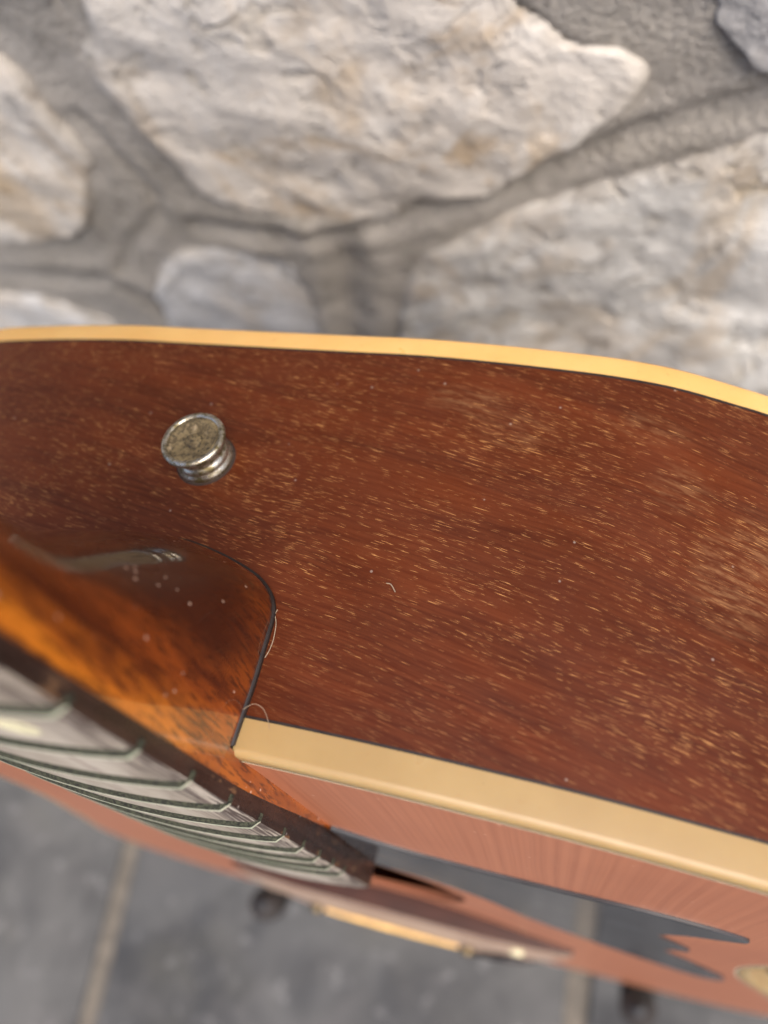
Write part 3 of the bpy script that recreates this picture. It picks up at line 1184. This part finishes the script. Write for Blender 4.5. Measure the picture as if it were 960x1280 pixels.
SEC = 17
for s in bs:
    hw = halfw(s) + 0.25
    end = 0.6 if s >= FB_END else 0.0
    low = NB if s < 0 else max(0.05, NB * (1 - s / 70.0))
    sec = [(-hw + 0.05, low), (-hw, low + 1.2)]
    for k in range(SEC):
        t = -hw + 2 * hw * k / (SEC - 1)
        e = abs(t) / hw
        drop = 0.6 if k in (0, SEC - 1) else 0.0
        sec.append((t, board_h(t, s) - drop - end))
    sec += [(hw, low + 1.2), (hw - 0.05, low)]
    # edge roll
    sec.insert(3, (-hw + 1.1, board_h(-hw + 1.1, s) - 0.12 - end))
    sec.insert(len(sec) - 3, (hw - 1.1, board_h(hw - 1.1, s) - 0.12 - end))
    for t, h in sec:
        vs.append(G(t, s, h))
nsx = len(sec)
for i in range(len(bs) - 1):
    for k in range(nsx):
        k2 = (k + 1) % nsx
        fs.append((i * nsx + k, (i + 1) * nsx + k, (i + 1) * nsx + k2, i * nsx + k2))
        fm.append(0 if 2 <= k <= nsx - 4 else 1)
fs += [tuple(range(nsx)), tuple((len(bs) - 1) * nsx + k for k in range(nsx))]
fm += [1, 1]
board = sharp(mesh_obj('fingerboard', vs, fs, [M_BT, M_BS], guitar, True, fm), 50)

M_FRET, M_GRIME = mat_fret(), mat_grime()
# profile across the wire: (offset along the neck, height, material of the strip that follows)
FP = [(-1.8, -0.05, 1), (-1.35, 0.34, 1), (-0.95, 0.60, 1), (-0.5, 0.76, 0), (-0.2, 0.84, 0), (0.25, 0.83, 0), (0.65, 0.64, 0), (0.95, 0.28, 1), (1.4, -0.05, 1)]
for f in range(1, 21):
    s0 = fret_s(f)
    hw = halfw(s0)
    path = []
    for k in range(19):
        t = -hw + 2 * hw * k / 18
        path.append((t, board_h(t, s0)))
    path = [(-hw - 0.30, board_h(hw, s0) - 2.2), (-hw - 0.25, board_h(hw, s0) - 0.7)] + [(-hw + 0.9, board_h(hw - 0.9, s0) - 0.08)] + path[1:-1] + [(hw - 0.9, board_h(hw - 0.9, s0) - 0.08), (hw + 0.25, board_h(hw, s0) - 0.7), (hw + 0.30, board_h(hw, s0) - 2.2)]
    vs, fs, fm = [], [], []
    npf = len(FP)
    for j, (t, h) in enumerate(path):
        edge = j in (0, 1, len(path) - 2, len(path) - 1)
        for q, (o, dh, mi) in enumerate(FP):
            wob = noise.noise(Vector((t * 0.8, s0, q * 1.7))) * (0.35 if mi == 1 else 0.08)
            if edge:
                sg = 1 if t > 0 else -1
                vs.append(G(t + sg * max(0, dh) * 0.30, s0 + o * 0.6, h))
            else:
                vs.append(G(t, s0 + o + wob, h + dh + (wob * 0.25 if mi == 1 and dh > 0 else 0)))
    for j in range(len(path) - 1):
        for q in range(npf - 1):
            fs.append((j * npf + q, (j + 1) * npf + q, (j + 1) * npf + q + 1, j * npf + q + 1))
            fm.append(1 if j in (0, len(path) - 2) else FP[q][2])
    mesh_obj('fret', vs, fs, [M_FRET, M_GRIME], board, True, fm)

# inlay dots
M_PEARL = mat_plain('yellowed_pearl', (0.72, 0.66, 0.42), 0.3, 0, 0.15, 250)
for (t0, k) in ((0, 3), (0, 5), (0, 7), (0, 9), (13.8, 12), (-13.8, 12)):
    s0 = (fret_s(k) + fret_s(k - 1)) / 2
    ring = [(t0 + 3.2 * math.cos(2 * math.pi * q / 28), s0 + 3.2 * math.sin(2 * math.pi * q / 28)) for q in range(28)]
    vs = [G(t, s, board_h(t, s) + 0.07) for t, s in ring] + [G(t, s, board_h(t, s) - 0.4) for t, s in ring]
    fs = [tuple(range(28))] + [(q, (q + 1) % 28, 28 + (q + 1) % 28, 28 + q) for q in range(28)]
    mesh_obj('inlay_dot', vs, fs, M_PEARL, board, False)

# nut, headstock and tuners (above the picture)
def box(name, t0, t1, s0, s1, h0, h1, matl, parent, bv=0.0005):
    vs = [G(t, s, h) for t in (t0, t1) for s in (s0, s1) for h in (h0, h1)]
    fs = [(0, 1, 3, 2), (4, 6, 7, 5), (0, 4, 5, 1), (2, 3, 7, 6), (0, 2, 6, 4), (1, 5, 7, 3)]
    return bevel(mesh_obj(name, vs, fs, matl, parent, False), bv)


box('nut', -21.6, 21.6, -353, -348, 2.5, 9.0, M_PEARL, guitar)
HEADOUT = [(-22, -350), (-30, -372), (-36, -430), (-40, -505), (-26, -520), (-10, -526), (0, -522), (10, -526), (26, -520), (40, -505), (36, -430), (30, -372), (22, -350)]
vs = []
for dh in (0, -14.5):
    for t, s in HEADOUT:
        vs.append(G(t, s, 3 + dh + (s + 350) * 0.25))
n = len(HEADOUT)
fs = [tuple(range(n)), tuple(range(n, 2 * n))] + [(k, (k + 1) % n, n + (k + 1) % n, n + k) for k in range(n)]
head = bevel(mesh_obj('headstock', vs, fs, M_NECK, guitar, False), 0.001)
M_STEEL = mat_button()
for s0 in (-392, -432, -472):
    for sg in (-1, 1):
        hh = 3 + (s0 + 350) * 0.25
        vs, fs = lathe([(0.0045, 0), (0.0045, 0.004), (0.003, 0.005), (0.003, 0.022), (0.001, 0.023)], 14)
        o = mesh_obj('tuner_post', vs, fs, M_STEEL, head)
        o.location = G(sg * 21, s0, hh - 1)
        o.rotation_euler = (math.pi / 2 + math.atan(0.25), 0, 0)
        vs, fs = lathe([(0.0015, -0.004), (0.0028, 0), (0.0028, 0.012), (0.007, 0.016), (0.008, 0.024), (0.005, 0.030), (0.001, 0.031)], 14)
        k = mesh_obj('tuner_key', [(x, y * 0.5 if z > 0.013 else y, z) for x, y, z in vs], fs, M_STEEL, head)
        k.location = G(sg * 32, s0, hh - 10)
        k.rotation_euler = (0, sg * math.pi / 2, 0)

# ------------------------------------------------------------------ strap button on the side
button = mesh_obj('strap_button', *lathe([(0.0002, 0.0), (0.0065, 0.0), (0.0068, 0.0007), (0.0068, 0.0024), (0.0063, 0.0030), (0.0062, 0.0040), (0.0064, 0.0048), (0.0058, 0.0055), (0.0055, 0.0064), (0.0057, 0.0078), (0.0062, 0.0090), (0.0069, 0.0100),
                                            (0.00745, 0.0109), (0.0077, 0.0119), (0.00755, 0.0128), (0.0070, 0.0133), (0.0064, 0.0131), (0.0062, 0.0124), (0.0061, 0.0100), (0.0002, 0.0098)], 56), M_STEEL, guitar)
button.scale = (0.95, 0.95, 0.63)
button.location = G(-2.6, -4.4, -60.8)
face = mesh_obj('dished_face', *lathe([(0.0062, 0.0105), (0.0062, 0.01260), (0.0054, 0.0123), (0.0040, 0.0118), (0.0022, 0.0114), (0.0003, 0.0112)], 48), mat_button(True), button)
sc_ = mesh_obj('screw_head', *lathe([(0.0021, 0.0110), (0.0021, 0.0117), (0.0016, 0.0121), (0.0003, 0.0122)], 24), mat_button(True), button)
mesh_obj('felt_washer', *lathe([(0.0066, 0.0), (0.0073, 0.0001), (0.0073, 0.0004), (0.0066, 0.0007)], 48), mat_plain('dark_felt', (0.03, 0.016, 0.01), 0.9, 0, 0.4, 900), button)

# ------------------------------------------------------------------ bridge
M_BR, M_BRT = mat_bridge(), mat_bridge_top()
B_S = 288.0
TB = [-90 + 180 * k / 60 for k in range(61)]
tailw = [(0, 33), (42, 32), (50, 26), (58, 18), (68, 21), (78, 18), (86, 11), (90, 6)]
h0t = [(0, 5.0), (44, 5.0), (58, 4.6), (74, 3.8), (86, 2.6), (90, 2.0)]
rmp = [(0, 6.6), (40, 6.4), (47, 5.2), (58, 4.2), (72, 4.0), (86, 1.6), (90, 0.5)]
NV = 6
vs, fs, fm = [], [], []
for t in TB:
    a = abs(t)
    w = smooth_interp(a, tailw); h0 = smooth_interp(a, h0t); rr = smooth_interp(a, rmp)
    bel = 0.0
    low = min(belly(t, B_S), belly(t, B_S + 30)) - 1.0
    front = B_S + (a / 90) ** 4 * 6
    col = [(front, low)]
    col.append((front, bel + h0 - 0.8))
    col.append((front + 0.8, bel + h0))
    for v in range(1, NV):
        col.append((front + 0.8 + (w - 1.6) * v / (NV - 1), bel + h0 + rr * v / (NV - 1)))
    col.append((front + w, bel + h0 + rr - 0.9))
    col.append((front + w, low))
    for s, h in col:
        vs.append(G(t, s, h))
nc = len(col)
for i in range(len(TB) - 1):
    for k in range(nc):
        k2 = (k + 1) % nc
        fs.append((i * nc + k, (i + 1) * nc + k, (i + 1) * nc + k2, i * nc + k2))
        fm.append(1 if 2 <= k < nc - 2 else 0)
fs += [tuple(range(nc)), tuple((len(TB) - 1) * nc + k for k in range(nc))]
fm += [0, 0]
bridge = sharp(mesh_obj('bridge', vs, fs, [M_BR, M_BRT], guitar, True, fm), 50)


def bridge_top(t, v):
    a = abs(t)
    return (B_S + (a / 90) ** 4 * 6 + smooth_interp(a, tailw) * v, smooth_interp(a, h0t) + smooth_interp(a, rmp) * v)


M_SADDLE = mat_plain('golden_bone', (0.80, 0.48, 0.14), 0.35, 0, 0.2, 200)
vs, fs = [], []
for k in range(25):
    t = -38 + 72 * k / 24
    s, h = bridge_top(t, 0.84)
    ht = 1.7 - 0.6 * abs(k - 12) / 12
    for ds, dh in ((-1.5, -1.2), (-1.5, ht - 0.8), (-0.7, ht), (0.7, ht), (1.5, ht - 0.8), (1.5, -1.2)):
        vs.append(G(t, s + ds, h + dh))
for i in range(24):
    for k in range(6):
        fs.append((i * 6 + k, (i + 1) * 6 + k, (i + 1) * 6 + (k + 1) % 6, i * 6 + (k + 1) % 6))
fs += [tuple(range(6)), tuple(24 * 6 + k for k in range(6))]
sharp(mesh_obj('saddle', vs, fs, M_SADDLE, bridge), 30)
for t in (-43, 39):
    s, h = bridge_top(t, 0.82)
    o = mesh_obj('saddle_screw', *lathe([(0.0040, -0.0015), (0.0040, 0.0012), (0.0034, 0.0022), (0.0030, 0.0034), (0.0006, 0.0036)], 18), mat_plain('dark_brass', (0.16, 0.115, 0.06), 0.4, 0.8), bridge)
    o.location = G(t, s, h)
    o.rotation_euler = (math.pi / 2, 0, 0)
for t in (64,):
    s, h = bridge_top(t, 0.55)
    o = mesh_obj('pearl_dot', *lathe([(0.0034, -0.001), (0.0034, 0.0009), (0.0028, 0.0014), (0.0005, 0.0015)], 20), M_PEARL, bridge)
    o.location = G(t, s, h)
    o.rotation_euler = (math.pi / 2, 0, 0)
bar_path = []
for t, h in ((37, 9.5), (42, 10.6), (50, 10.6), (60, 9.8), (68, 8.4), (73, 6.2)):
    bar_path.append(G(t, bridge_top(t, 1.0)[0] + 1.6, h))
mesh_obj('bridge_black_bar', *tube(bez(bar_path, 6), 0.0022, 12), M_BLACK, bridge)  # black curved bar behind the treble wing

# ------------------------------------------------------------------ guitar stand below
M_TUBE = mat_plain('black_stand_tube', (0.02, 0.02, 0.021), 0.4, 0.2, 0.2, 100)
M_FOAM = mat_plain('black_foam', (0.022, 0.018, 0.016), 0.8, 0, 0.3, 500, 0, 0.6)
stand = tag(bpy.data.objects.new('guitar_stand', None), 'black tubular guitar stand with foam padded prongs under the guitar', 'guitar stand')
COL.objects.link(stand)
base = pt_world(0, 540, -120)
stand.location = (base.x, base.y, 0)


def W(t, s, h):
    p = pt_world(t, s, h)
    return (p.x - stand.location.x, p.y - stand.location.y, p.z)


def floor_pt(x, y):
    return (x - stand.location.x, y - stand.location.y, 0.008)


mesh_obj('spine', *tube([W(0, 330, -128), W(0, 530, -128)], 0.011, 16), M_TUBE, stand)
mesh_obj('crossbar', *tube([W(-138, 522, -126), W(138, 522, -126)], 0.0085, 14), M_TUBE, stand)
for sg in (-1, 1):
    a = bez([W(sg * 138, 522, -126), W(sg * 138, 521, -60), W(sg * 138, 521, -8), W(sg * 138, 519, 8), W(sg * 137.5, 507, 12.5), W(sg * 137, 493, 12.5)], 6)
    arm = mesh_obj('arm', *tube(a, 0.0055, 12), M_TUBE, stand)
    mesh_obj('foam_sleeve', *tube(a[4:-1], [0.0118] * (len(a) - 6) + [0.0108], 18), M_FOAM, arm)
feet = [(-0.17, WALL_Y - 0.30), (0.17, WALL_Y - 0.30), (0.0, WALL_Y - 0.03)]
for (fx, fy) in feet:
    leg = mesh_obj('leg', *tube([W(0, 524, -128), floor_pt(fx, fy)], 0.0075, 12), M_TUBE, stand)
    o = mesh_obj('rubber_foot', *lathe([(0.011, 0.0), (0.012, 0.004), (0.011, 0.014), (0.006, 0.017)], 16), M_FOAM, leg)
    o.location = (floor_pt(fx, fy)[0], floor_pt(fx, fy)[1], 0.0)
mesh_obj('back_rest', *tube([W(-60, 335, -118), W(60, 335, -118)], 0.010, 14), M_FOAM, stand)

# ------------------------------------------------------------------ bits of lint caught on the guitar
M_LINT = mat_plain('pale_lint', (0.30, 0.22, 0.15), 0.8, 0, 0.15, 400)


def px_on_side(x, y, lift=0.25, s=-4.5):
    """point on the flat shoulder seen at this pixel, in world metres"""
    dt = (x - 480) / FPX; dv = (y - 640) / FPX
    d = [CAM_R[0][i] * dt + CAM_R[1][i] * dv + CAM_R[2][i] for i in range(3)]
    k = (s - lift - CAM_C[1]) / d[1]
    return pt_world(*[CAM_C[i] + d[i] * k for i in range(3)])


def lint(pts, r, label, lifts):
    P = [px_on_side(x, y, l) for (x, y), l in zip(pts, lifts)]
    org = P[0].copy()
    o = mesh_obj('lint_fibre', *tube(bez([p - org for p in P], 8), r, 6), M_LINT)
    o.location = org
    return tag(o, label, 'lint', 'lint fibres on the guitar')


lint([(303, 908), (300, 893), (308, 884), (318, 880), (328, 885), (334, 897), (337, 912)], 0.00005, 'fine curled hair looping over the heel joint above the front binding', (0.1, 0.8, 1.6, 2.0, 1.6, 1.0, 0.1))
lint([(347, 762), (344, 768), (345, 780), (342, 798), (337, 812), (331, 822)], 0.00008, 'pale tuft of lint stuck along the top of the heel seam', (0.15, 0.2, 0.2, 0.2, 0.2, 0.15))
lint([(483, 729), (488, 730), (491, 734), (494, 740)], 0.00010, 'tiny pale curl of lint lying on the bare mahogany side', (0.12, 0.14, 0.14, 0.12))
